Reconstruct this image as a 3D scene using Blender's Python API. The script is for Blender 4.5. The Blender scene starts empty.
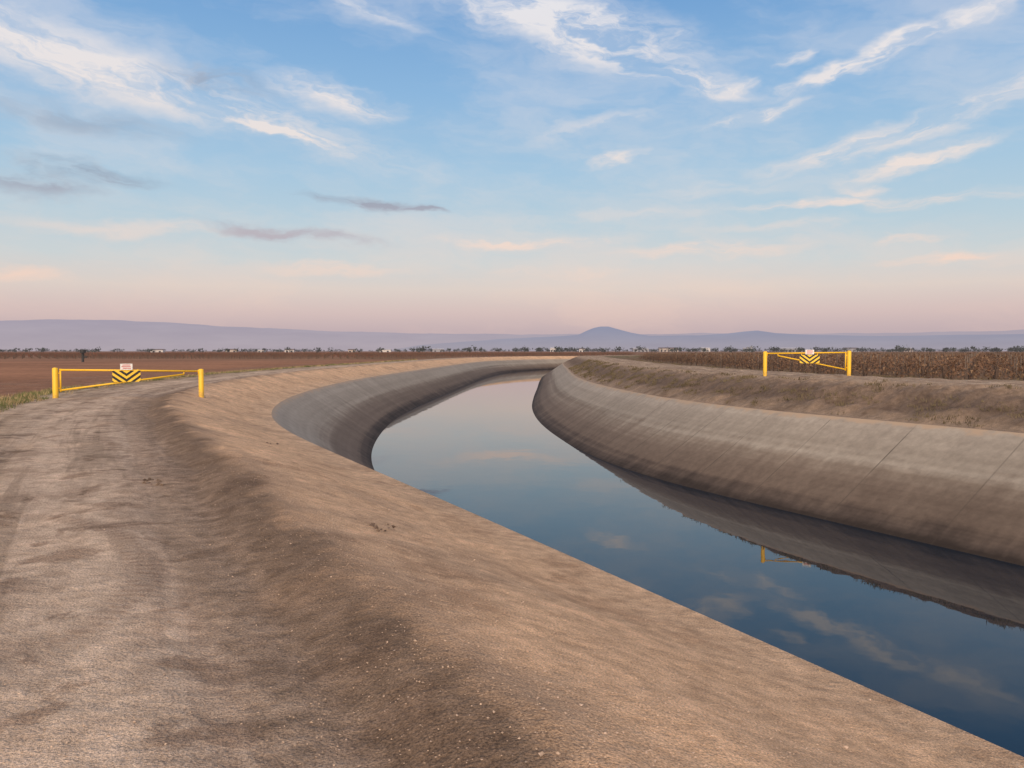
import bpy, math, random
import numpy as np
from mathutils import Vector, noise
from mathutils.geometry import tessellate_polygon
random.seed(7); np.random.seed(7)
S=bpy.context.scene
CZ=1.65; F=825.0; HY=351.0
PITCH=math.atan((384-HY)/F)
FIELD=-2.0+CZ; WATER=-5.2+CZ; LIP=-2.4+CZ

# ------------------------------------------------------------ helpers
def srgb(r,g,b):
    f=lambda c:(c/255/12.92) if c/255<=0.04045 else ((c/255+0.055)/1.055)**2.4
    return (f(r),f(g),f(b),1)
def mesh_obj(name,verts,faces,mats=(),smooth=False,parent=None,midx=None):
    me=bpy.data.meshes.new(name); me.from_pydata([tuple(v) for v in verts],[],faces); me.update()
    for m in mats: me.materials.append(m)
    if midx is not None: me.polygons.foreach_set('material_index',midx)
    if smooth: me.polygons.foreach_set('use_smooth',[True]*len(me.polygons))
    o=bpy.data.objects.new(name,me); S.collection.objects.link(o)
    if parent: o.parent=parent
    return o
class NT:
    def __init__(s,tree): s.t=tree; s.n=tree.nodes; s.l=tree.links
    def new(s,ty,**k):
        n=s.n.new(ty)
        for a,b in k.items(): setattr(n,a,b)
        return n
    def set(s,sock,v):
        if isinstance(v,bpy.types.NodeSocket): s.l.new(v,sock)
        elif v is not None: sock.default_value=v
    def math(s,op,a,b=None,c=None,clamp=False):
        n=s.new('ShaderNodeMath',operation=op,use_clamp=clamp)
        s.set(n.inputs[0],a)
        if b is not None: s.set(n.inputs[1],b)
        if c is not None: s.set(n.inputs[2],c)
        return n.outputs[0]
    def noise(s,vec,scale,detail=4,rough=0.55,dist=0,dim='3D'):
        n=s.new('ShaderNodeTexNoise',noise_dimensions=dim)
        if vec is not None: s.l.new(vec,n.inputs['Vector'])
        n.inputs['Scale'].default_value=scale; n.inputs['Detail'].default_value=detail
        n.inputs['Roughness'].default_value=rough; n.inputs['Distortion'].default_value=dist
        return n.outputs['Fac']
    def mix(s,f,a,b,bt='MIX'):
        n=s.new('ShaderNodeMix',data_type='RGBA',blend_type=bt)
        s.set(n.inputs[0],f); s.set(n.inputs[6],a); s.set(n.inputs[7],b)
        return n.outputs[2]
    def mr(s,v,a,b,c=0.0,d=1.0,smooth=True):
        n=s.new('ShaderNodeMapRange',interpolation_type='SMOOTHSTEP' if smooth else 'LINEAR')
        s.set(n.inputs[0],v)
        for i,x in enumerate((a,b,c,d)): n.inputs[i+1].default_value=x
        return n.outputs[0]
    def ramp(s,v,stops,interp='LINEAR'):
        n=s.new('ShaderNodeValToRGB'); s.set(n.inputs[0],v); cr=n.color_ramp; cr.interpolation=interp
        while len(cr.elements)>1: cr.elements.remove(cr.elements[-1])
        cr.elements[0].position=stops[0][0]; cr.elements[0].color=stops[0][1]
        for p,c in stops[1:]:
            e=cr.elements.new(p); e.color=c
        return n.outputs[0]
    def mapping(s,vec,scale=(1,1,1),loc=(0,0,0),rot=(0,0,0),ty='POINT'):
        n=s.new('ShaderNodeMapping',vector_type=ty); s.l.new(vec,n.inputs[0])
        n.inputs['Location'].default_value=loc; n.inputs['Rotation'].default_value=rot; n.inputs['Scale'].default_value=scale
        return n.outputs[0]
    def vec(s,op,a,b=None,c=None,out=0):
        n=s.new('ShaderNodeVectorMath',operation=op); s.set(n.inputs[0],a)
        if b is not None: s.set(n.inputs[1],b)
        if c is not None: s.set(n.inputs[2],c)
        return n.outputs[out]
    def sep(s,v):
        n=s.new('ShaderNodeSeparateXYZ'); s.l.new(v,n.inputs[0]); return n.outputs
    def comb(s,x,y,z=0.0):
        n=s.new('ShaderNodeCombineXYZ'); s.set(n.inputs[0],x); s.set(n.inputs[1],y); s.set(n.inputs[2],z); return n.outputs[0]
    def bump(s,h,strength,dist,normal=None):
        n=s.new('ShaderNodeBump'); n.inputs['Strength'].default_value=strength; n.inputs['Distance'].default_value=dist
        s.l.new(h,n.inputs['Height'])
        if normal is not None: s.l.new(normal,n.inputs['Normal'])
        return n.outputs[0]
def mat(name):
    m=bpy.data.materials.new(name); m.use_nodes=True
    nt=NT(m.node_tree); p=m.node_tree.nodes['Principled BSDF']; return m,nt,p
def C(r,g,b): return (r,g,b,1)
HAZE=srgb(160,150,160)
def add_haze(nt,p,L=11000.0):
    """paint aerial perspective into a material: glowing haze colour mixed in by distance"""
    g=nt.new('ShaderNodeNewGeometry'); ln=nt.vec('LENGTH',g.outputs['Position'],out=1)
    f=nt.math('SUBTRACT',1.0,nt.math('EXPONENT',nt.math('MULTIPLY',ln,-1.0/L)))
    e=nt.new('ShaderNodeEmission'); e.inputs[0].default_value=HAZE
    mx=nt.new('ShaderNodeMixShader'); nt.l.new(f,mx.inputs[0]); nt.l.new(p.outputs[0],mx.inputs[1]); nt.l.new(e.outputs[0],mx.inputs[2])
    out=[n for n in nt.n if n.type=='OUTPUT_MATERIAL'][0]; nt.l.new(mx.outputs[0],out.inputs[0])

# ------------------------------------------------------------ canal centre line
P=[(600,-1170),(150,-268),(60,-87),(30.8,-29.3),(21.7,-11.1),(12.9,6.45),(8.5,15.45),(4.05,24.35),(2.0,28.5),(0.2,33.2),(-1.6,41),(-2.7,50),(-3.4,60),(-3.6,74),(-3.0,92),
   (-1.9,115),(-0.5,145),(1.5,176),(5.6,206),(20,240),(58,266),(115,284),(210,310),(600,420),(2500,860),(9000,2000)]
def catmull(P,n=60):
    P=[np.array(p,float) for p in P]; P=[2*P[0]-P[1]]+P+[2*P[-1]-P[-2]]
    out=[]
    for i in range(1,len(P)-2):
        p0,p1,p2,p3=P[i-1:i+3]
        d=lambda a,b:max(np.linalg.norm(b-a)**0.5,1e-6)
        t0=0;t1=t0+d(p0,p1);t2=t1+d(p1,p2);t3=t2+d(p2,p3)
        for t in np.linspace(t1,t2,n,endpoint=False):
            A1=(t1-t)/(t1-t0)*p0+(t-t0)/(t1-t0)*p1;A2=(t2-t)/(t2-t1)*p1+(t-t1)/(t2-t1)*p2;A3=(t3-t)/(t3-t2)*p2+(t-t2)/(t3-t2)*p3
            B1=(t2-t)/(t2-t0)*A1+(t-t0)/(t2-t0)*A2;B2=(t3-t)/(t3-t1)*A2+(t-t1)/(t3-t1)*A3
            out.append((t2-t)/(t2-t1)*B1+(t-t1)/(t2-t1)*B2)
    return np.array(out+[P[-2]])
D=catmull(P)
cs=np.r_[0,np.cumsum(np.linalg.norm(np.diff(D,axis=0),axis=1))]
s0=cs[np.argmin(np.hypot(D[:,0]-12.9,D[:,1]-6.45))]; cs=cs-s0
def cpos(s): return np.stack([np.interp(s,cs,D[:,0]),np.interp(s,cs,D[:,1])],-1)
ss=np.arange(-200,700,1.0); pp=cpos(ss); k=np.exp(-0.5*(np.arange(-12,13)/3.0)**2); k/=k.sum()
sm=np.stack([np.convolve(np.pad(pp[:,i],12,mode='reflect',reflect_type='odd'),k,'valid') for i in range(2)],-1)
m0=cs<-200; m1=cs>699
D=np.r_[D[m0],sm,D[m1]]; cs=np.r_[cs[m0],ss,cs[m1]]
def frame(s):
    s=np.asarray(s,float); p=cpos(s); h=1.5
    d=cpos(s+h)-cpos(s-h); d/=np.linalg.norm(d,axis=-1,keepdims=True)
    return p,np.stack([d[...,1],-d[...,0]],-1)
def st2xy(s,t):
    p,n=frame(s); return p+n*np.asarray(t)[...,None]
TS=np.arange(-150,900,2.0); TP=cpos(TS); _,TN=frame(TS)
def sdist(x,y):
    i=int(np.argmin(np.hypot(TP[:,0]-x,TP[:,1]-y))); d=np.array([x,y])-TP[i]
    return math.copysign(float(np.hypot(*d)),float(d@TN[i]))

profL=[(9.4,LIP-0.02),(9.6,LIP),(9.9,LIP+0.03),(10.6,-2.2+CZ),(11.7,-1.83+CZ),(12.45,-1.62+CZ),(12.8,-1.53+CZ),(13.05,-1.57+CZ),(13.45,-1.70+CZ),(14.5,-1.65+CZ),(17.0,-1.64+CZ),(17.6,-1.62+CZ),(18.6,-1.72+CZ),(21,-1.98+CZ),(22,FIELD),(30,FIELD)]
profR=[(9.4,LIP-0.02),(9.6,LIP),(9.8,LIP+0.02),(10.3,-2.15+CZ),(11.0,-1.9+CZ),(11.7,-1.5+CZ),(12.4,-1.24+CZ),(13.0,-1.2+CZ),(17.5,-1.2+CZ),(18.3,-1.22+CZ),(20.5,-1.8+CZ),(22,FIELD),(30,FIELD)]
Lx,Lz=zip(*profL); Rx,Rz=zip(*profR)
def nz(x,y,sc,seed=0.0): return noise.noise(Vector((x/sc+seed,y/sc-seed*0.7,seed)))
def height(s,t,x,y):
    a=abs(t)
    if a<=9.6: return LIP-(9.6-a)/1.5
    if t<0:
        w=0.16*nz(s,0,3.0,5.1)+0.06*nz(s,t,0.9,2.2)
        g=min(1,(a-9.6)/0.8)
        z=float(np.interp(a+w*g,Lx,Lz))
        g2=min(1,max(0,(22-a)/2))
        d=0.03*nz(x,y,2.2,1.3)+0.014*nz(x,y,0.6,7.7)+0.006*nz(x,y,0.22,3.3)
        if a<13.4: d=d*1.3+0.02*nz(x,y,0.9,9.2)
        rut=-0.02*math.exp(-((a-13.95+0.15*nz(s,0,6,4))/0.16)**2)-0.02*math.exp(-((a-15.75+0.15*nz(s,0,6,4))/0.16)**2)
        return z+(d+rut)*g*g2
    g=min(1,(a-9.6)/0.7); g2=min(1,max(0,(22-a)/2))
    w=0.3*nz(s,0,5.0,8.1)
    z=float(np.interp(a+w*g,Rx,Rz))
    d=0.05*nz(x,y,1.6,1.9)+0.05*nz(x,y,0.6,2.7)+0.02*nz(x,y,0.25,6.3)
    if a<13.0: d*=2.1
    return z+d*g*g2
def hxy(s,t):
    p=st2xy(np.array([s]),np.array([t]))[0]; return Vector((p[0],p[1],height(s,t,p[0],p[1])))

rows=[0.0]
while rows[-1]<9000:
    s=rows[-1]; rows.append(s+max(0.08,0.0075*max(0,s-2)))
b=[0.0]
while b[-1]<1300:
    s=b[-1]; b.append(s+max(0.1,0.03*max(0,s-6)))
rows=[-x for x in b[:0:-1]]+rows
rows=np.array([r for r in rows if r<8500 and r>-1250])
tl=np.concatenate([-np.linspace(30,22,3)[:-1],-np.linspace(22,18.6,14)[:-1],-np.arange(18.6,9.62,-0.085)])
lin_l=-np.array([9.6,9.45,8.5,7.5,6.5,5.5,4.5])
tr=np.concatenate([[9.6],np.linspace(9.75,13.8,34),np.linspace(14.2,22,26),[26,30]])
tcols=np.concatenate([tl,lin_l,[0],-lin_l[::-1][:-1],tr])
nC=len(tcols)
Pn,Nn=frame(rows)
XY=Pn[:,None,:]+Nn[:,None,:]*tcols[None,:,None]
verts=np.zeros((len(rows),nC,3)); verts[:,:,:2]=XY
for i,s in enumerate(rows):
    far=abs(s)>400
    for j,t in enumerate(tcols):
        x,y=XY[i,j]
        if t==0: z=LIP-5.1/1.5
        elif abs(t)>=22: z=FIELD
        elif far:
            a=abs(t); z=LIP-(9.6-a)/1.5 if a<=9.6 else np.interp(a,Lx if t<0 else Rx,Lz if t<0 else Rz)
        else: z=height(s,t,x,y)
        verts[i,j,2]=z
def strip(name,j0,j1,material):
    w=j1-j0+1; n=len(rows)
    V=verts[:,j0:j1+1].reshape(-1,3)
    idx=np.arange(n*w).reshape(n,w)
    q=np.stack([idx[:-1,:-1],idx[:-1,1:],idx[1:,1:],idx[1:,:-1]],-1).reshape(-1,4)
    me=bpy.data.meshes.new(name); me.from_pydata(V.tolist(),[],q.tolist()); me.update()
    me.polygons.foreach_set('use_smooth',[True]*len(me.polygons))
    uv=np.zeros((n,w,2)); uv[:,:,0]=rows[:,None]; uv[:,:,1]=tcols[None,j0:j1+1]
    uvf=uv.reshape(-1,2); lay=me.uv_layers.new(name='st')
    li=np.zeros(len(me.loops),dtype=np.int32); me.loops.foreach_get('vertex_index',li)
    lay.data.foreach_set('uv',uvf[li].ravel())
    me.materials.append(material)
    o=bpy.data.objects.new(name,me); S.collection.objects.link(o); return o

# ------------------------------------------------------------ materials
def earth_mat():
    m,nt,p=mat('earth_embankment')
    uv=nt.new('ShaderNodeUVMap',uv_map='st').outputs[0]; u=nt.sep(uv); s,t=u[0],u[1]
    g=nt.new('ShaderNodeNewGeometry').outputs['Position']; pos=nt.sep(g)
    n1=nt.noise(g,0.8,5,0.62,0,'2D'); n2=nt.noise(g,5,4,0.65,0,'2D'); n3=nt.noise(g,75,2,0.6,0,'2D'); nb=nt.noise(g,0.33,2,0.5,0,'2D')
    at=nt.math('ABSOLUTE',t)
    wob=nt.math('ADD',nt.math('MULTIPLY',nt.math('SUBTRACT',n1,0.5),0.8),nt.math('MULTIPLY',nt.math('SUBTRACT',n2,0.5),0.5))
    a=nt.math('DIVIDE',nt.math('SUBTRACT',nt.math('ADD',at,wob),9.0),13.0)
    R=lambda x:(x-9.0)/13.0
    sand=C(.60,.395,.235); sand2=C(.64,.42,.25); road=C(.48,.36,.255); roadd=C(.42,.315,.22); ridge=C(.185,.128,.085)
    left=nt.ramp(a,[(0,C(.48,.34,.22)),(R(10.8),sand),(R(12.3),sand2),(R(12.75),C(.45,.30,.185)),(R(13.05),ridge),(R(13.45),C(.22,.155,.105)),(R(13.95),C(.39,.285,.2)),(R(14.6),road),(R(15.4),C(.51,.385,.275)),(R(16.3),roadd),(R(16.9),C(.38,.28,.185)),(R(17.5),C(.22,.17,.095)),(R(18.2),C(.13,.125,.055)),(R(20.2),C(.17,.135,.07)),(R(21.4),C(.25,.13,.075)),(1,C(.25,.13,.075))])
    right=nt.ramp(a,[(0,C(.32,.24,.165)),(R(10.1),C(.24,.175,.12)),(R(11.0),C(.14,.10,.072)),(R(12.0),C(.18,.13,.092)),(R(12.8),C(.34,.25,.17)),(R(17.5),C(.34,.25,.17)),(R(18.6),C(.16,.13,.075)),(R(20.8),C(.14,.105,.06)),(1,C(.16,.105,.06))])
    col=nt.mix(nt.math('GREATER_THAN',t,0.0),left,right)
    roadm=nt.math('MULTIPLY',nt.mr(at,13.2,14.2),nt.mr(at,17.2,18.0,1,0))
    lane=nt.noise(nt.comb(nt.math('MULTIPLY',s,.09),nt.math('MULTIPLY',t,1.7)),1.0,4,.6,.2,'2D')
    col=nt.mix(nt.math('MULTIPLY',roadm,nt.mr(lane,.50,.60,0,.6)),col,C(.28,.205,.14))
    col=nt.mix(nt.math('MULTIPLY',roadm,nt.mr(lane,.47,.36,0,.5)),col,C(.58,.445,.32))
    col=nt.mix(nt.mr(nb,0.52,0.68,0,0.3),col,C(.30,.21,.14))
    col=nt.mix(nt.mr(n1,0.54,0.66,0,0.55),col,nt.mix(1.0,col,C(.64,.60,.58),'MULTIPLY'))
    col=nt.mix(nt.mr(n1,0.47,0.34,0,0.6),col,nt.mix(1.0,col,C(1.28,1.25,1.22),'MULTIPLY'))
    pa=nt.noise(nt.mapping(g,loc=(3.3,8.1,0)),1.5,4,0.6,0.4,'2D')
    col=nt.mix(nt.math('MULTIPLY',nt.mr(pa,0.56,0.65,0,0.7),roadm),col,nt.mix(1.0,col,C(.54,.49,.46),'MULTIPLY'))
    col=nt.mix(1.0,col,nt.ramp(n3,[(0.28,C(.62,.61,.60)),(.5,C(1,1,1)),(.72,C(1.35,1.35,1.35))]),'MULTIPLY')
    col=nt.mix(1.0,col,nt.ramp(n2,[(0.3,C(.78,.77,.76)),(.7,C(1.18,1.18,1.18))]),'MULTIPLY')
    dx=nt.math('SUBTRACT',pos[0],-5.9); dy=nt.math('SUBTRACT',pos[1],4.9)
    rr=nt.math('SQRT',nt.math('ADD',nt.math('MULTIPLY',dx,dx),nt.math('MULTIPLY',dy,dy)))
    ang=nt.math('ARCTAN2',dy,dx)
    rw=nt.math('ADD',rr,nt.math('MULTIPLY',nt.math('SUBTRACT',nb,0.5),0.8))
    def band(c,w): return nt.mr(nt.math('ABSOLUTE',nt.math('SUBTRACT',rw,c)),w*0.5,w*1.4,1,0)
    b1=nt.math('ADD',band(3.3,0.11),nt.math('MULTIPLY',band(3.68,0.09),0.5))
    am=nt.math('MULTIPLY',nt.mr(ang,-0.6,0.3),nt.mr(ang,1.0,1.6,1,0))
    tread=nt.math('SINE',nt.math('ADD',nt.math('MULTIPLY',ang,170.0),nt.math('MULTIPLY',n2,9.0)))
    trk=nt.math('MULTIPLY',nt.math('MULTIPLY',b1,am),nt.mr(n2,0.36,0.56,0.15,.9))
    col=nt.mix(nt.math('MULTIPLY',trk,nt.mr(tread,-0.8,0.8,0.4,0.85)),col,nt.mix(1.0,col,C(.52,.47,.44),'MULTIPLY'))
    nt.l.new(col,p.inputs['Base Color']); p.inputs['Roughness'].default_value=0.95; p.inputs['Specular IOR Level'].default_value=0.1
    h=nt.noise(g,10,5,0.75,0,'2D')
    nt.l.new(nt.bump(h,0.75,0.06),p.inputs['Normal'])
    return m
earth=earth_mat()

def concrete_mat():
    m,nt,p=mat('canal_concrete')
    uv=nt.new('ShaderNodeUVMap',uv_map='st').outputs[0]; u=nt.sep(uv); s,t=u[0],u[1]
    g=nt.new('ShaderNodeNewGeometry').outputs['Position']; pos=nt.sep(g)
    n1=nt.noise(g,0.5,4,0.6); n2=nt.noise(g,4,4,0.65)
    streak=nt.noise(nt.comb(nt.math('MULTIPLY',s,1.3),nt.math('MULTIPLY',t,0.25)),1.0,4,0.55,0,'2D')
    rings=nt.noise(nt.comb(nt.math('MULTIPLY',s,0.012),nt.math('MULTIPLY',t,1.6)),1.0,3,0.6,0,'2D')
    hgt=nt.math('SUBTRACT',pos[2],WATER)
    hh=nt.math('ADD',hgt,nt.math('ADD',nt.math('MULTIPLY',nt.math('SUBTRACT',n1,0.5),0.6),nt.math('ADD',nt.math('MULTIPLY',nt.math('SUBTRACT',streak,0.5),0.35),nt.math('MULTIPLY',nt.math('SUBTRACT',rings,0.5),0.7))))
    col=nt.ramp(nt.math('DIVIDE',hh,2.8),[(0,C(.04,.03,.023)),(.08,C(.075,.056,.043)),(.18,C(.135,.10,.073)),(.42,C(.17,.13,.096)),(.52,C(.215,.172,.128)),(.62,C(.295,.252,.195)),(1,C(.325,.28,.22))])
    col=nt.mix(1.0,col,nt.ramp(rings,[(.3,C(.9,.89,.88)),(.7,C(1.08,1.08,1.08))]),'MULTIPLY')
    col=nt.mix(1.0,col,nt.ramp(streak,[(.3,C(.93,.92,.92)),(.7,C(1.06,1.06,1.06))]),'MULTIPLY')
    col=nt.mix(1.0,col,nt.ramp(n2,[(.3,C(.86,.86,.86)),(.7,C(1.12,1.12,1.12))]),'MULTIPLY')
    fr=nt.math('FRACT',nt.math('DIVIDE',s,3.66)); jd=nt.math('ABSOLUTE',nt.math('SUBTRACT',fr,0.5))
    joint=nt.mr(jd,0.490,0.497,0,1)
    jj=nt.math('MULTIPLY',joint,nt.mr(n1,0.35,0.65,0.25,0.75))
    col=nt.mix(jj,col,C(.06,.048,.036))
    wn=nt.new('ShaderNodeTexWhiteNoise',noise_dimensions='1D'); nt.l.new(nt.math('FLOOR',nt.math('ADD',nt.math('DIVIDE',s,3.66),0.5)),wn.inputs['W'])
    col=nt.mix(1.0,col,nt.ramp(wn.outputs['Value'],[(0,C(.94,.94,.94)),(1,C(1.05,1.05,1.05))]),'MULTIPLY')
    sp=nt.mr(nt.math('ADD',nt.math('ABSOLUTE',t),nt.math('MULTIPLY',nt.math('SUBTRACT',nt.noise(g,1.4,4,0.65),0.5),0.9)),9.35,9.6)
    col=nt.mix(sp,col,C(.40,.295,.2))
    nt.l.new(col,p.inputs['Base Color']); p.inputs['Roughness'].default_value=0.9; p.inputs['Specular IOR Level'].default_value=0.2
    nt.l.new(nt.bump(nt.noise(g,6,4,0.6),0.3,0.02),p.inputs['Normal'])
    return m
conc=concrete_mat()
jl=int(np.where(np.isclose(tcols,-9.6))[0][-1]); jr=int(np.where(np.isclose(tcols,9.6))[0][0])
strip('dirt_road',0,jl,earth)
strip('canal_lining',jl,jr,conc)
strip('canal_embankment',jr,nC-1,earth)

def field_mat():
    m,nt,p=mat('field_soil')
    g=nt.new('ShaderNodeNewGeometry').outputs['Position']; pos=nt.sep(g)
    n1=nt.noise(g,0.05,4,0.6,0,'2D'); n2=nt.noise(g,1.2,4,0.65,0,'2D')
    band=nt.noise(nt.mapping(g,scale=(0.0009,0.0075,0)),1.0,4,0.65,0,'2D')
    base=nt.mix(nt.mr(pos[0],-10,10),C(.29,.15,.085),C(.17,.11,.065))
    far=nt.ramp(band,[(.25,C(.10,.08,.045)),(.4,C(.16,.105,.06)),(.5,C(.27,.15,.09)),(.62,C(.22,.125,.08)),(.75,C(.34,.24,.15))])
    col=nt.mix(nt.mr(pos[1],120,210,0,0.85),base,far)
    col=nt.mix(1.0,col,nt.ramp(n1,[(.3,C(.8,.78,.77)),(.7,C(1.2,1.17,1.14))]),'MULTIPLY')
    col=nt.mix(1.0,col,nt.ramp(n2,[(.3,C(.75,.75,.75)),(.7,C(1.2,1.2,1.2))]),'MULTIPLY')
    furrow=nt.math('SINE',nt.math('MULTIPLY',nt.math('ADD',nt.math('MULTIPLY',pos[0],0.25),pos[1]),6.28/0.95))
    nt.l.new(col,p.inputs['Base Color']); p.inputs['Roughness'].default_value=1; p.inputs['Specular IOR Level'].default_value=0.05
    nt.l.new(nt.bump(furrow,0.2,0.12),p.inputs['Normal'])
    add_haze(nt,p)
    return m
fieldm=field_mat()
def side(edge,a0,a1):
    R=42000.0
    arc=[(R*math.cos(a),R*math.sin(a)) for a in np.linspace(a0,a1,40)]
    poly=[Vector((x,y,FIELD)) for x,y in edge]+[Vector((x,y,FIELD)) for x,y in arc]
    return poly,tessellate_polygon([poly])
def edge_pts(j):
    E=verts[:,j,:2]; keep=[0]
    for i in range(1,len(E)):
        if np.hypot(*(E[i]-E[keep[-1]]))>1.5: keep.append(i)
    return [tuple(E[i]) for i in keep]
el_=edge_pts(0); er_=edge_pts(nC-1)
aF=math.atan2(2000,9000); aB=math.atan2(-1170,600)
V=[];Fc=[]
pl,tr_=side(el_,aF,aB+2*math.pi)
V+=pl; Fc+=[tuple(t) for t in tr_]
pr,tr2=side(er_,aF,aB); off=len(V); V+=pr; Fc+=[tuple(i+off for i in t) for t in tr2]
gnd=mesh_obj('ground',V,Fc,[fieldm])
for pgn in gnd.data.polygons:
    if pgn.normal.z<0: pgn.flip()

m,nt,p=mat('canal_water')
p.inputs['Base Color'].default_value=(.005,.013,.022,1); p.inputs['Roughness'].default_value=0.015; p.inputs['IOR'].default_value=1.34
g=nt.new('ShaderNodeNewGeometry').outputs['Position']
h=nt.noise(g,0.6,3,0.5,0,'2D')
nt.l.new(nt.bump(h,0.07,0.03),p.inputs['Normal'])
wr=rows[(rows>-400)]; wr=wr[::3]
a=st2xy(wr,np.full(len(wr),-5.9)); b_=st2xy(wr,np.full(len(wr),5.9))
V=[(x,y,WATER) for x,y in a]+[(x,y,WATER) for x,y in b_]; n=len(wr)
mesh_obj('canal_water',V,[(i,n+i,n+i+1,i+1) for i in range(n-1)],[m])

# ------------------------------------------------------------ mountains
def px_az(px): return math.atan((px-512)/F)
def ridge(name,prof,r,colA,colB,zref,jag,seed):
    az=np.linspace(math.radians(-72),math.radians(72),900)
    px=512+F*np.tan(az); h=np.interp(px,[q[0] for q in prof],[HY-q[1] for q in prof])/F
    V=[];Fs=[]
    K=[(0.86,0.0),(0.9,0.3),(0.94,0.62),(0.97,0.85),(1.0,1.0),(1.06,0.4)]
    for i,(a,hh) in enumerate(zip(az,h)):
        for k,(kr,kz) in enumerate(K):
            R=r*kr
            j=jag*(noise.fractal(Vector((a*18+seed,k*0.35,seed)),0.9,2.1,6))*(kz**0.5)
            z=max(-40,(hh*kz+(j/F))*r*math.cos(a)) if kz>0 else -60
            if hh<=0.001: z=-60
            V.append((R*math.sin(a),R*math.cos(a),z+CZ))
    nk=len(K)
    for i in range(len(az)-1):
        for k in range(nk-1):
            q=i*nk+k; Fs.append((q,q+nk,q+nk+1,q+1))
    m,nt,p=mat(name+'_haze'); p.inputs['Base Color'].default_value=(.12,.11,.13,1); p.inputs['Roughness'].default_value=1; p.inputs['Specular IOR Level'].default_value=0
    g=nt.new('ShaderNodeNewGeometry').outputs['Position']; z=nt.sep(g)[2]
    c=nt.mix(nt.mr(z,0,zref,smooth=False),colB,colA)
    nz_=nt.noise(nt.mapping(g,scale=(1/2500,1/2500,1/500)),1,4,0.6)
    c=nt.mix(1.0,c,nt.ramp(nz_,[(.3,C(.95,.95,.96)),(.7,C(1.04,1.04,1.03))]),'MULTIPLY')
    e=nt.new('ShaderNodeEmission'); nt.l.new(c,e.inputs[0])  # distance haze painted onto the slopes as emission, tinted by height
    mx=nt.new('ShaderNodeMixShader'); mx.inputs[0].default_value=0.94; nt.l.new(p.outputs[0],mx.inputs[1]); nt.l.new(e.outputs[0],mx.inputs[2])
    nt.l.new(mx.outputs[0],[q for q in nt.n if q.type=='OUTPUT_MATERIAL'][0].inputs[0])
    return mesh_obj(name,V,Fs,[m],smooth=True)
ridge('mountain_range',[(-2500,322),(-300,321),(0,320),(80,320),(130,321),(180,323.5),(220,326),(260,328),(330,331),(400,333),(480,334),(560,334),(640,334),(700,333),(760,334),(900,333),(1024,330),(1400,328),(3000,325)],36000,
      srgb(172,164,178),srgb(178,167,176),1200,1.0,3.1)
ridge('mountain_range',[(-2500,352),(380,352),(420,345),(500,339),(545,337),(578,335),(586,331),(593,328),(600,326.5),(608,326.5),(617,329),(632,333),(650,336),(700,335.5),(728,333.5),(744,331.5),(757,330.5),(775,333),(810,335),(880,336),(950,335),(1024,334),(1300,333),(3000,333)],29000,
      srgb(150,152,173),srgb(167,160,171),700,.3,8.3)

# ------------------------------------------------------------ vineyards
def vine_chunk(name,L,mats,seed,nleaf,H=1.8,parent=None):
    r=random.Random(seed); V=[];Fs=[];MI=[]
    def box(x,y,z0,z1,w,mi,lean=0):
        b=len(V)
        for z,l in ((z0,0),(z1,lean)):
            for sx,sy in ((-1,-1),(1,-1),(1,1),(-1,1)): V.append((x+sx*w+l,y+sy*w,z))
        for q in ((0,1,5,4),(1,2,6,5),(2,3,7,6),(3,0,4,7),(4,5,6,7)): Fs.append(tuple(b+i for i in q)); MI.append(mi)
    n=int(L/2)
    for k in range(n):
        y=-L/2+1+2*k+r.uniform(-.1,.1)
        box(r.uniform(-.08,.08),y,0,1.05,0.045,1,r.uniform(-.12,.12))
        if k%2==0: box(r.uniform(-.03,.03),y+0.3,0,H-0.1+r.uniform(-.1,.1),0.022,2)
    for k in range(nleaf):
        y=r.uniform(-L/2,L/2); cl=0.75+0.25*math.sin(y*3.1+seed)
        z=0.25+r.random()**.8*1.45*cl; z=min(z,H+r.uniform(-.1,.12)); x=r.gauss(0,0.34)
        b=len(V)
        if r.random()<0.45:
            l=r.uniform(.3,.7); dx,dy=r.uniform(-.35,.35),r.uniform(-.3,.3)
            V.extend([(x,y,z-.15),(x+.02,y+.02,z-.15),(x+dx,y+dy,z-.15+l*(0.8 if z<1.3 else .35))]); MI.append(1)
        else:
            sz=r.uniform(.07,.14)
            for q in range(3): V.append((x+r.uniform(-sz,sz),y+r.uniform(-sz,sz),z+r.uniform(-sz,sz)))
            MI.append(0 if r.random()<.75 else 3)
        Fs.append((b,b+1,b+2))
    return mesh_obj(name,V,Fs,mats,midx=MI,parent=parent)
def simple(name,col,rough=0.9,haze=True,var=0.25,sc=2.0,spec=0.2):
    m,nt,p=mat(name)
    g=nt.new('ShaderNodeNewGeometry').outputs['Position']; n=nt.noise(g,sc,2,0.6)
    c=nt.mix(1.0,col,nt.ramp(n,[(.3,C(1-var,1-var,1-var)),(.7,C(1+var,1+var,1+var))]),'MULTIPLY')
    nt.l.new(c,p.inputs['Base Color']); p.inputs['Roughness'].default_value=rough; p.inputs['Specular IOR Level'].default_value=spec
    if haze: add_haze(nt,p)
    return m
leafA=simple('vine_leaf_brown',C(.15,.085,.05),sc=.05); leafB=simple('vine_leaf_tan',C(.22,.14,.08),sc=.05)
leafR=simple('vine_leaf_red',C(.20,.085,.05),sc=.02); cane=simple('vine_wood',C(.10,.068,.05)); stake=simple('vine_stake',C(.17,.13,.1))
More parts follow.
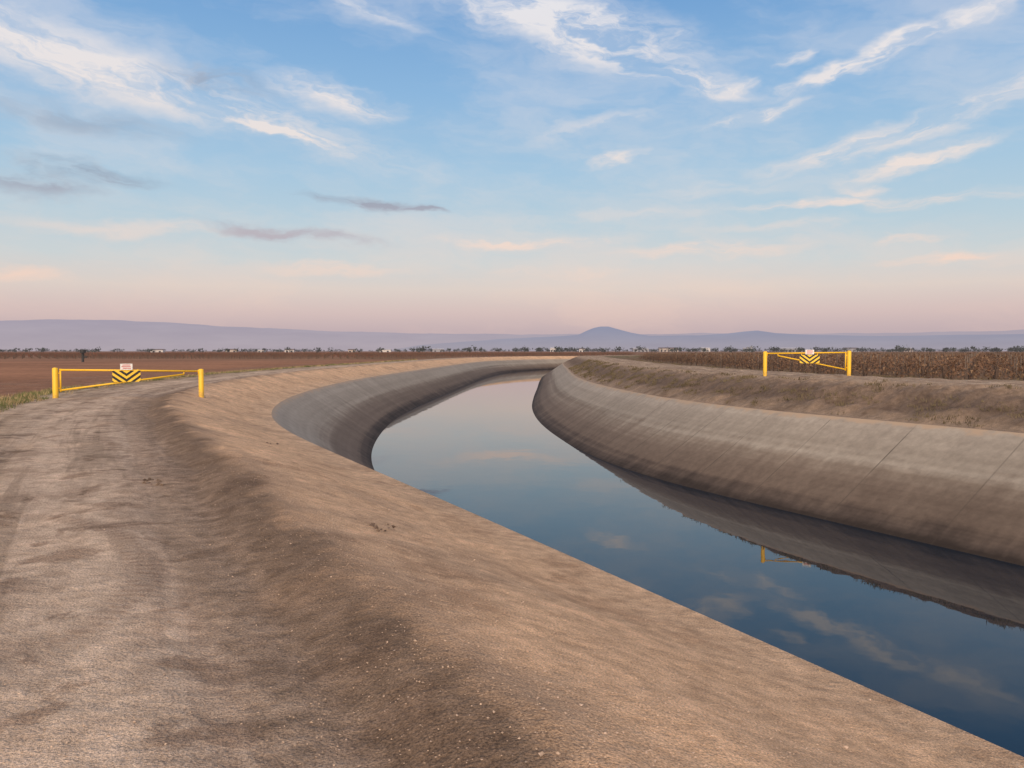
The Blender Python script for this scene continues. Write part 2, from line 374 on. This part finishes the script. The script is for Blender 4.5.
def vineyard(test,rot,mats,nl,spacing,H):
    root=bpy.data.objects.new('vineyard',None); S.collection.objects.link(root)
    L=8.0; pts=[[],[],[]]
    ca,sa=math.cos(rot),math.sin(rot); r=random.Random(5)
    for i in range(-260,260):
        for j in range(-80,110):
            lx=i*spacing; ly=j*L
            x=lx*ca-ly*sa; y=lx*sa+ly*ca
            if y<20 or not test(x,y): continue
            if r.random()<0.02: continue
            pts[r.randrange(3)].append((x+r.uniform(-.06,.06),y,FIELD))
    for k in range(3):
        inst=mesh_obj('row_layout',pts[k],[],parent=root); inst.instance_type='VERTS'; inst.show_instancer_for_render=False; inst.show_instancer_for_viewport=False
        c=vine_chunk('grapevine_row',L,mats,k+1,nl,H,parent=inst); c.rotation_euler=(0,0,rot)
    return sum(len(q) for q in pts)
def testR(x,y):
    d=math.hypot(x,y); az=math.degrees(math.atan2(x,y))
    return d<460 and -3<az<46 and x>2 and sdist(x,y)>26
def testL(x,y):
    d=math.hypot(x,y); az=math.degrees(math.atan2(x,y))
    return 200<y<460 and -42<az<8 and sdist(x,y)<-32
n1=vineyard(testR,math.radians(9),[leafA,cane,stake,leafB],620,3.2,1.8)
n2=vineyard(testL,math.radians(-78),[leafR,cane,cane,leafA],240,6.0,1.3)
print('vines',n1,n2)

# ------------------------------------------------------------ distant trees & buildings
treem=simple('distant_foliage',C(.035,.045,.03),haze=True,sc=.02)
V=[];Fs=[];r=random.Random(11)
def tree(x,y,h,w):
    b=len(V); tw=0.3
    for z,k in ((FIELD,1),(FIELD+h*.5,.5)):
        for sx,sy in ((-1,-1),(1,-1),(1,1),(-1,1)): V.append((x+sx*tw*k,y+sy*tw*k,z))
    for q in ((0,1,5,4),(1,2,6,5),(2,3,7,6),(3,0,4,7)): Fs.append(tuple(b+i for i in q))
    lobes=[(r.uniform(-.5,.5)*w,r.uniform(-.5,.5)*w,h*r.uniform(.35,.85),r.uniform(.25,.45)*w) for _ in range(5)]
    for _ in range(70):
        lx,ly,lz,lr=r.choice(lobes); u=Vector((r.gauss(0,1),r.gauss(0,1),r.gauss(0,1))).normalized()*lr*r.uniform(.6,1)
        cx,cy,cz=x+lx+u.x,y+ly+u.y,FIELD+max(.4,lz+u.z*.7); s=w*.16; b=len(V)
        for q in range(3): V.append((cx+r.uniform(-s,s),cy+r.uniform(-s,s),cz+r.uniform(-s,s)))
        Fs.append((b,b+1,b+2))
for k in range(950):
    px=r.uniform(-60,1084); d=r.choice([1300,1700,2200,2800,3400])*r.uniform(.9,1.1)
    dens=0.4+0.65*max(0,noise.noise(Vector((px/60,d/900,0)))*2)
    if px>540: dens+=.3
    if r.random()>dens: continue
    h=r.uniform(4.5,9.5)*(0.75 if px<420 else 1.0); a=px_az(px); tree(d*math.tan(a),d,h,h*r.uniform(.8,1.8))
for px,d,h in ((237,640,4),(243,650,4.5),(420,900,6),(470,760,4),(118,980,6)): tree(d*math.tan(px_az(px)),d,h,h)
mesh_obj('distant_trees',V,Fs,[treem])
wallm=[simple('wall_white',C(.55,.52,.48)),simple('wall_cream',C(.42,.36,.3)),simple('wall_grey',C(.28,.28,.29))]
roofm=[simple('roof_metal',C(.4,.4,.42)),simple('roof_dark',C(.14,.11,.1))]; dark=simple('opening_dark',C(.03,.03,.035))
def building(px,d,w,l,h,wm,rm,rot):
    e=bpy.data.objects.new('farm_building',None); S.collection.objects.link(e)
    e.location=(d*math.tan(px_az(px)),d,FIELD); e.rotation_euler=(0,0,rot)
    a,b=w/2,l/2; rh=h*.28
    Vv=[(-a,-b,0),(a,-b,0),(a,b,0),(-a,b,0),(-a,-b,h),(a,-b,h),(a,b,h),(-a,b,h),(-a,0,h+rh),(a,0,h+rh)]
    mesh_obj('walls',Vv,[(0,1,5,4),(1,2,6,9,5),(2,3,7,6),(3,0,4,8,7)],[wallm[wm]],parent=e)
    o=.6
    Vr=[(-a-o,-b-o,h-.1),(a+o,-b-o,h-.1),(a+o,0,h+rh+.15),(-a-o,0,h+rh+.15),(-a-o,b+o,h-.1),(a+o,b+o,h-.1)]
    mesh_obj('roof',Vr,[(0,1,2,3),(3,2,5,4)],[roofm[rm]],parent=e)
    k=max(2,int(w/9)); Vd=[];Fd=[]
    for i in range(k):
        x=-a+w*(i+.5)/k; q=len(Vd); Vd+=[(x-1.6,-b-.05,0.05),(x+1.6,-b-.05,0.05),(x+1.6,-b-.05,h*.55),(x-1.6,-b-.05,h*.55)]; Fd.append((q,q+1,q+2,q+3))
    mesh_obj('doors',Vd,Fd,[dark],parent=e)
for b in [(158,1250,18,10,3.8,0,1,.1),(232,1500,20,12,4.5,1,1,.2),(262,1250,10,8,3.5,0,0,0),(290,1300,14,10,4,0,1,.1),(352,1350,12,9,4,1,1,.2),(385,1500,22,12,4.5,0,0,.1),(438,1900,26,14,6,2,0,.1),
          (553,2000,14,12,9,0,0,0),(582,1700,12,10,6,0,1,0),(640,2100,40,18,8,2,0,.1),(668,2200,50,20,9,1,1,0),(705,2300,24,16,10,0,0,0),(790,2300,60,20,9,2,0,0),(850,2300,40,20,9,2,1,.1),(905,2400,36,20,9,1,0,.1)]:
    building(*b)
def silo_group(px,d):
    e=bpy.data.objects.new('grain_silo',None); S.collection.objects.link(e); e.location=(d*math.tan(px_az(px)),d,FIELD)
    for i in range(3):
        Vs=[];Fq=[];n=14;R=4.2;H=10+i*2
        for z,rr in ((0,R),(H,R),(H+2.4,.4)):
            for k in range(n): a=2*math.pi*k/n; Vs.append((i*9.5+rr*math.cos(a),rr*math.sin(a),z))
        for lv in range(2):
            for k in range(n): Fq.append((lv*n+k,lv*n+(k+1)%n,(lv+1)*n+(k+1)%n,(lv+1)*n+k))
        Fq.append(tuple(range(2*n,3*n)))
        mesh_obj('silo_bin_%d'%(i+1),Vs,Fq,[wallm[2]],parent=e)
silo_group(744,2300)
def tube(V,Fs,p0,p1,r,n=14,caps=True):
    p0=Vector(p0);p1=Vector(p1); d=(p1-p0).normalized(); up=Vector((0,0,1)) if abs(d.z)<.9 else Vector((1,0,0))
    u=d.cross(up).normalized(); v=d.cross(u); b=len(V)
    for q in (p0,p1):
        for k in range(n): a=2*math.pi*k/n; V.append(q+u*r*math.cos(a)+v*r*math.sin(a))
    for k in range(n): Fs.append((b+k,b+(k+1)%n,b+n+(k+1)%n,b+n+k))
    if caps: Fs.append(tuple(b+k for k in range(n))[::-1]); Fs.append(tuple(b+n+k for k in range(n)))
V=[];Fs=[]
x=150*math.tan(px_az(83)); tube(V,Fs,(x,150,FIELD),(x,150,FIELD+1.7),.22); tube(V,Fs,(x,150,FIELD+1.6),(x,150,FIELD+2.2),.5); tube(V,Fs,(x,150,FIELD+.9),(x+.8,150,FIELD+.9),.12)
mesh_obj('irrigation_standpipe',V,Fs,[simple('standpipe_dark',C(.05,.05,.05))],smooth=False)

# ------------------------------------------------------------ gates
def paint(name,col):
    m,nt,p=mat(name); tc=nt.new('ShaderNodeTexCoord').outputs['Object']
    n=nt.noise(tc,3,5,0.6); n2=nt.noise(tc,18,4,0.7); z=nt.sep(tc)[2]
    c=nt.mix(nt.mr(n,.55,.75,0,.35),col,nt.mix(1.0,col,C(.7,.62,.5),'MULTIPLY'))
    c=nt.mix(nt.math('MULTIPLY',nt.mr(z,0.0,0.3,.65,0),nt.mr(n2,.3,.7)),c,C(.22,.15,.09))
    c=nt.mix(nt.mr(n2,.66,.72,0,.7),c,C(.13,.06,.03))
    nt.l.new(c,p.inputs['Base Color']); p.inputs['Roughness'].default_value=.5
    return m
yel=paint('yellow_paint',C(.85,.50,.02)); white=paint('white_sign',C(.75,.74,.7)); black=paint('black_sheeting',C(.015,.015,.015)); redm=paint('red_lettering',C(.5,.04,.03))
yel2=paint('yellow_sheeting',C(.88,.56,.04))
def gate(h0,h1,H,zt=0.93):
    h0=Vector(h0);h1=Vector(h1); e=bpy.data.objects.new('swing_gate',None); S.collection.objects.link(e); e.location=h0
    d=h1-h0; L=math.hypot(d.x,d.y); e.rotation_euler=(0,0,math.atan2(d.y,d.x)); dz=d.z
    front=-1 if d.x>0 else 1
    def part(name,tubes,m):
        V=[];Fs=[]
        for t in tubes: tube(V,Fs,*t)
        o=mesh_obj(name,V,Fs,[m],parent=e)
        for pg in o.data.polygons: pg.use_smooth=len(pg.vertices)==4
        return o
    def post(name,x,zb):
        V=[];Fs=[];n=20;R=.095
        prof=[(R,-.3),(R,H-.03),(R*.85,H-.008),(R*.5,H+.006),(0.001,H+.012)]
        for rr,z in prof:
            for k in range(n): a=2*math.pi*k/n; V.append((x+rr*math.cos(a),rr*math.sin(a),zb+z))
        for l in range(len(prof)-1):
            for k in range(n): Fs.append((l*n+k,l*n+(k+1)%n,(l+1)*n+(k+1)%n,(l+1)*n+k))
        mesh_obj(name,V,Fs,[yel],smooth=True,parent=e)
    post('hinge_post',0,0); post('latch_post',L,dz)
    zt0=zt*H; zt1=zt0+dz*.8-.02
    part('top_rail',[((.13,0,zt0),(L-.14,0,zt1),.034)],yel)
    part('diagonal_brace',[((.13,0,.25*H),(L-.6,0,zt1-.11),.03),((L-.6,0,zt1-.11),(L-.6,0,zt1-.03),.02)],yel)
    part('hinge_stile',[((.16,0,.2*H),(.16,0,zt0+.04),.03)],yel)
    part('hinges',[((0,0,.32*H),(.16,0,.32*H),.022),((0,0,.82*H),(.16,0,.82*H),.022)],yel)
    part('latch',[((L-.2,0,zt1),(L-.06,0,zt1),.016),((L-.1,0,zt1-.12),(L-.1,0,zt1+.05),.018)],yel)
    c=L*.47; w=.46; hb=.40; f=zt0*.5+.04
    part('sign_uprights',[((c-w*.8,0,.25*H+(.66*H)*.3),(c-w*.8,0,zt0),.018),((c+w*.8,0,.25*H+(.66*H)*.6),(c+w*.8,0,zt0),.018)],yel)
    def plate(name,x0,x1,z0,z1,y,m,t=.006):
        V=[(x0,y-t,z0),(x1,y-t,z0),(x1,y-t,z1),(x0,y-t,z1),(x0,y+t,z0),(x1,y+t,z0),(x1,y+t,z1),(x0,y+t,z1)]
        return mesh_obj(name,V,[(0,1,2,3),(5,4,7,6),(1,5,6,2),(4,0,3,7),(3,2,6,7),(4,5,1,0)],[m],parent=e)
    yb=.05*front
    z0,z1=f,f+hb
    plate('hazard_board',c-w,c+w,z0,z1,yb,yel2)
    V=[];Fs=[]
    def clip(poly,x0,x1,y0,y1):
        def cl(P,f,inter):
            o=[]
            for i in range(len(P)):
                a,b=P[i-1],P[i]
                if f(b):
                    if not f(a): o.append(inter(a,b))
                    o.append(b)
                elif f(a): o.append(inter(a,b))
            return o
        def ix(xx): return lambda a,b:(xx,a[1]+(b[1]-a[1])*(xx-a[0])/(b[0]-a[0]))
        def iy(yy): return lambda a,b:(a[0]+(b[0]-a[0])*(yy-a[1])/(b[1]-a[1]),yy)
        P=cl(poly,lambda p:p[0]>=x0,ix(x0)); P=cl(P,lambda p:p[0]<=x1,ix(x1)) if P else P
        P=cl(P,lambda p:p[1]>=y0,iy(y0)) if P else P; P=cl(P,lambda p:p[1]<=y1,iy(y1)) if P else P
        return P
    for sgn in (-1,1):
        for k in range(-2,6):
            q=k*.2; poly=[(0,q),(.7,q+.7*.75),(.7,q+.7*.75+.1),(0,q+.1)]
            P=clip(poly,0.0,w,0,hb)
            if len(P)<3: continue
            for yy in (yb-.009,yb+.009):
                b=len(V); V+=[(c+sgn*p[0],yy,z0+p[1]) for p in P]; Fs.append(tuple(range(b,b+len(P))))
    mesh_obj('hazard_chevrons',V,Fs,[black],parent=e)
    plate('notice_sign',c-.2,c+.2,z1+.03,z1+.25,yb,white)
    V=[];Fs=[]
    for k,(xa,xb) in enumerate(((-.13,.13),(-.16,.14),(-.12,.15))):
        zz=z1+.19-k*.058; b=len(V); y_=yb+.009*front; V+=[(c+xa,y_,zz),(c+xb,y_,zz),(c+xb,y_,zz+.026),(c+xa,y_,zz+.026)]; Fs.append((b,b+1,b+2,b+3))
    mesh_obj('notice_lettering',V,Fs,[redm],parent=e)
    part('sign_post',[((c,0,.25*H+.66*H*.46),(c,0,z1+.2),.02)],yel)
    return e
def find_st(x,y):
    s=np.arange(-20,120,.1); p=cpos(s); i=np.argmin(np.hypot(p[:,0]-x,p[:,1]-y)); q,nn=frame(s[i:i+1]); return s[i],float(np.dot(np.array([x,y])-q[0],nn[0]))
def gz(x,y):
    s,t=find_st(x,y); return height(s,t,x,y),s,t
def at(px,d): return ((px-512)/F*d,d)
for q in ((55,28.7,201,30.9),(849,39.5,765,40.0)):
    x0,y0=at(q[0],q[1]); x1,y1=at(q[2],q[3]); a=gz(x0,y0); b=gz(x1,y1); print('gate foot',a,b)
    gate((x0,y0,a[0]),(x1,y1,b[0]),1.05 if q[0]<500 else 1.2)

# ------------------------------------------------------------ gravel & grass
V=[];Fs=[];r=random.Random(3)
ico=[(0,0,1),(1,0,0),(0,1,0),(-1,0,0),(0,-1,0),(0,0,-1)]; icf=[(0,1,2),(0,2,3),(0,3,4),(0,4,1),(5,2,1),(5,3,2),(5,4,3),(5,1,4)]
def stone(c,sz):
    b=len(V)
    for q in ico: V.append(tuple(c[i]+q[i]*sz*r.uniform(.6,1.2)*(.65 if i==2 else 1)+ (r.uniform(-.3,.3)*sz) for i in range(3)))
    Fs.extend([tuple(b+i for i in f) for f in icf])
N=14000
ssr=np.array([r.uniform(-1.5,4)if r.random()<.5 else r.uniform(-1,13) for _ in range(N)]); ttr=np.array([-r.uniform(9.7,18.3) if r.random()<.45 else -r.triangular(9.7,14,12.6) for _ in range(N)])
PP=st2xy(ssr,ttr)
for i in range(N):
    x,y=PP[i]; z=height(ssr[i],ttr[i],x,y); sz=r.choice([.003,.004,.005,.006])*r.uniform(.8,1.3)
    if r.random()<.008: sz=r.uniform(.008,.014)
    stone((x,y,z+sz*.25),sz)
mesh_obj('gravel',V,Fs,[simple('gravel_stone',C(.45,.33,.235),haze=False,sc=30,var=.5)])
V=[];Fs=[]
for px,py,sz in ((372,527,.05),(380,528,.03),(365,525,.03),(150,488,.05),(140,487,.04),(163,490,.04),(156,487,.03),(268,432,.06),(905,722,.02),(925,728,.02),(890,715,.015)):
    d=1.75*F/(py-HY); x,y=at(px,d); s,t=find_st(x,y)
    for k in range(7):
        xx=x+r.gauss(0,sz*1.8); yy=y+r.gauss(0,sz*1.8); stone((xx,yy,height(s,t,xx,yy)+sz*.02),sz*r.uniform(.3,.8))
mesh_obj('dirt_clods',V,Fs,[simple('clod',C(.16,.11,.075),haze=False)])
def blades(name,pts,h,m,nb,spread):
    V=[];Fs=[]
    for (s,t) in pts:
        p=hxy(s,t); hh=h*r.uniform(.4,1.3)
        for k in range(nb):
            a=r.uniform(0,6.28); x=p.x+r.gauss(0,spread); y=p.y+r.gauss(0,spread); w=r.uniform(.006,.014)*(1+abs(s)/50); l=hh*r.uniform(.5,1.1); dx=math.cos(a)*l*.5; dy=math.sin(a)*l*.5
            b=len(V); V+=[(x-w,y,p.z-.03),(x+w,y,p.z-.03),(x+dx,y+dy,p.z+l)]; Fs.append((b,b+1,b+2))
    return mesh_obj(name,V,Fs,[m])
pts=[]
for _ in range(9000):
    s=r.uniform(6,30) if r.random()<.6 else r.uniform(30,150); t=-r.triangular(17.0,21.6,18.3)
    if noise.noise(Vector((s/2.5,t/1.1,3)))>-.12: pts.append((s,t))
half=len(pts)//2
blades('dry_grass',pts[:half],.17,simple('grass_green',C(.11,.115,.045),haze=False,sc=.7,var=.4),9,.10)
blades('dry_grass',pts[half:],.18,simple('grass_straw',C(.30,.225,.12),haze=False,sc=.7,var=.3),7,.10)
pts=[]
for _ in range(7000):
    s=r.uniform(5,110); t=r.uniform(9.9,12.8) if r.random()<.6 else r.uniform(18,21.5)
    if noise.noise(Vector((s/1.8,t/.9,9)))>.10: pts.append((s,t))
blades('weeds',pts,.13,simple('weed_brown',C(.12,.095,.055),haze=False,sc=.8,var=.4),8,.12)

# ------------------------------------------------------------ world
W=bpy.data.worlds.new('World'); S.world=W; W.use_nodes=True; nt=NT(W.node_tree)
bg=[n for n in nt.n if n.type=='BACKGROUND'][0]
SUN_EL=math.radians(36); SUN_AZ=math.radians(186)
sun=Vector((math.sin(SUN_AZ)*math.cos(SUN_EL),math.cos(SUN_AZ)*math.cos(SUN_EL),math.sin(SUN_EL)))
dirv=nt.new('ShaderNodeTexCoord').outputs['Generated']; q=nt.sep(dirv)
az=nt.math('ARCTAN2',q[0],q[1]); el=nt.math('ARCSINE',q[2])
elf=nt.math('DIVIDE',el,math.pi/2)
E=lambda d:d/90.0
sky=nt.ramp(elf,[(0,srgb(188,170,176)),(E(1.4),srgb(196,176,181)),(E(2.6),srgb(214,191,189)),(E(4.2),srgb(222,208,201)),(E(6.0),srgb(204,212,215)),(E(8.5),srgb(186,208,221)),(E(12),srgb(167,200,225)),(E(17),srgb(142,184,223)),(E(23),srgb(114,162,213)),(E(33),srgb(70,116,174)),(E(60),srgb(64,108,168)),(1,srgb(55,98,158))])
ael=nt.comb(az,el)
w1=nt.new('ShaderNodeTexNoise',noise_dimensions='2D'); nt.l.new(nt.vec('MULTIPLY',ael,(9,22,1)),w1.inputs['Vector']); w1.inputs['Scale'].default_value=1; w1.inputs['Detail'].default_value=4; w1.inputs['Roughness'].default_value=.6
wv=nt.vec('MULTIPLY_ADD',nt.vec('SUBTRACT',w1.outputs['Color'],(.5,.5,.5)),(.10,.034,0),ael)
def azel(px,py):
    x=(px-512)/F; yv=(384-py)/F
    d=Vector((x,math.cos(PITCH)+yv*math.sin(PITCH),yv*math.cos(PITCH)-math.sin(PITCH))).normalized()
    return math.atan2(d.x,d.y),math.asin(d.z)
def rotv(ang):
    if ang==0: return wv
    c,s_=math.cos(math.radians(ang)),math.sin(math.radians(ang))
    return nt.comb(nt.vec('DOT_PRODUCT',wv,(c,s_,0),out=1),nt.vec('DOT_PRODUCT',wv,(-s_,c,0),out=1))
def group(clouds,ang,sx,sy,lo,hi,seed,det=5,floor=0.12):
    rv=rotv(ang); c_,s_=math.cos(math.radians(ang)),math.sin(math.radians(ang)); tot=None
    for (px,py,rx,ry,st) in clouds:
        a,e=azel(px,py); u=c_*a+s_*e; v=-s_*a+c_*e; kx,ky=F/rx,F/ry
        ln=nt.vec('LENGTH',nt.vec('MULTIPLY_ADD',rv,(kx,ky,0),(-u*kx,-v*ky,0)),out=1)
        mk=nt.mr(ln,1.2,0.05,0,st,smooth=True)
        tot=mk if tot is None else nt.math('ADD',tot,mk)
    n=nt.noise(nt.vec('MULTIPLY_ADD',rv,(sx,sy,0),(seed,seed,0)),1,det,.64,0,'2D')
    return nt.math('MULTIPLY',tot,nt.mr(n,lo,hi,floor,1))
gA=group([(520,10,120,28,.95),(610,40,130,34,1.15),(690,84,70,13,1.3),(335,98,70,17,1.1),(290,137,75,8,1.2),(150,80,280,30,1.0),(40,60,120,26,.8),(350,4,90,10,.8)],-14,9,36,.33,.66,0,5,.16)
gB=group([(850,68,82,10,1.5),(897,40,36,10,1.3),(755,116,52,8,1.4),(800,57,22,6,1.3),(733,88,22,6,1.2),(612,161,42,7,1.1),(880,140,115,16,1.2),(920,160,75,10,1.2),(985,10,70,12,1.0),(1015,84,50,15,.7),(590,128,80,9,.5)],13,9,38,.34,.64,3.7,5,.15)
gC=group([(530,241,110,7,1.15),(700,250,105,8,1.05),(560,271,75,7,.8),(330,268,100,7,.7),(955,257,65,6,1.2),(910,240,28,5,1.0),(825,203,80,6,1.1),(945,199,70,7,1.0),(860,190,26,5,1.0),(130,228,120,9,.6),(5,272,40,8,1.0),(720,190,100,8,.4),(620,214,140,8,.35),(790,226,90,6,.4)],1,7,45,.31,.62,6.1,5,.15)
gD=group([(375,203,74,7,1.6),(285,234,95,8,1.2),(90,172,66,10,1.1),(35,183,52,13,1.0),(210,76,64,13,1.0),(80,120,95,14,.6),(435,210,28,4,1.0)],-4,8,34,.30,.60,9.4,4)
colW=nt.ramp(elf,[(0,srgb(235,200,185)),(E(6),srgb(247,217,201)),(E(11),srgb(245,228,218)),(E(17),srgb(242,233,230)),(E(25),srgb(240,238,241)),(E(35),srgb(150,160,180))])
cw=nt.math('MINIMUM',nt.math('MULTIPLY',nt.math('ADD',nt.math('ADD',gA,gB),gC),.86),.9)
vn=nt.noise(nt.vec('MULTIPLY_ADD',rotv(-6),(3,10,0),(12.2,12.2,0)),1,5,.62,0,'2D')
veil=nt.mr(vn,.38,.74,0,.34)
c=nt.mix(veil,sky,colW); c=nt.mix(cw,c,colW)
c=nt.mix(nt.math('MINIMUM',nt.math('MULTIPLY',gD,.78),.85),c,nt.ramp(elf,[(0,srgb(190,165,172)),(E(8),srgb(186,176,185)),(E(11),srgb(140,150,170)),(E(20),srgb(170,180,198))]))
sl=Vector((math.sin(SUN_AZ),math.cos(SUN_AZ),.3)).normalized()
dt=nt.vec('DOT_PRODUCT',dirv,tuple(sl),out=1)
gl=nt.math('POWER',nt.math('MAXIMUM',dt,0.0),2.5)
glow=nt.mix(gl,C(0,0,0),C(1.6,1.06,.66)); c=nt.mix(1.0,c,glow,'ADD')
ns=nt.new('ShaderNodeTexSky',sky_type='NISHITA'); ns.sun_disc=False; ns.sun_elevation=math.radians(8); ns.sun_rotation=SUN_AZ
nsc=nt.mix(1.0,ns.outputs[0],C(.1,.1,.1),'MULTIPLY')
c=nt.mix(.05,c,nsc)
nt.l.new(c,bg.inputs[0]); bg.inputs[1].default_value=1.0
W.cycles.sampling_method='NONE'

L=bpy.data.lights.new('sun','SUN'); L.energy=2.8; L.angle=math.radians(60); L.color=(1,.85,.69)
lo=bpy.data.objects.new('sun',L); S.collection.objects.link(lo); lo.rotation_euler=(-sun).to_track_quat('-Z','Y').to_euler()
cam=bpy.data.cameras.new('camera'); cam.sensor_width=36; cam.lens=36*F/1024; cam.clip_end=120000; cam.clip_start=.05
co=bpy.data.objects.new('camera',cam); S.collection.objects.link(co); co.location=(0,0,CZ); co.rotation_euler=(math.pi/2-PITCH,0,0); S.camera=co
S.view_settings.view_transform='Standard'; S.view_settings.look='None'; S.view_settings.exposure=0
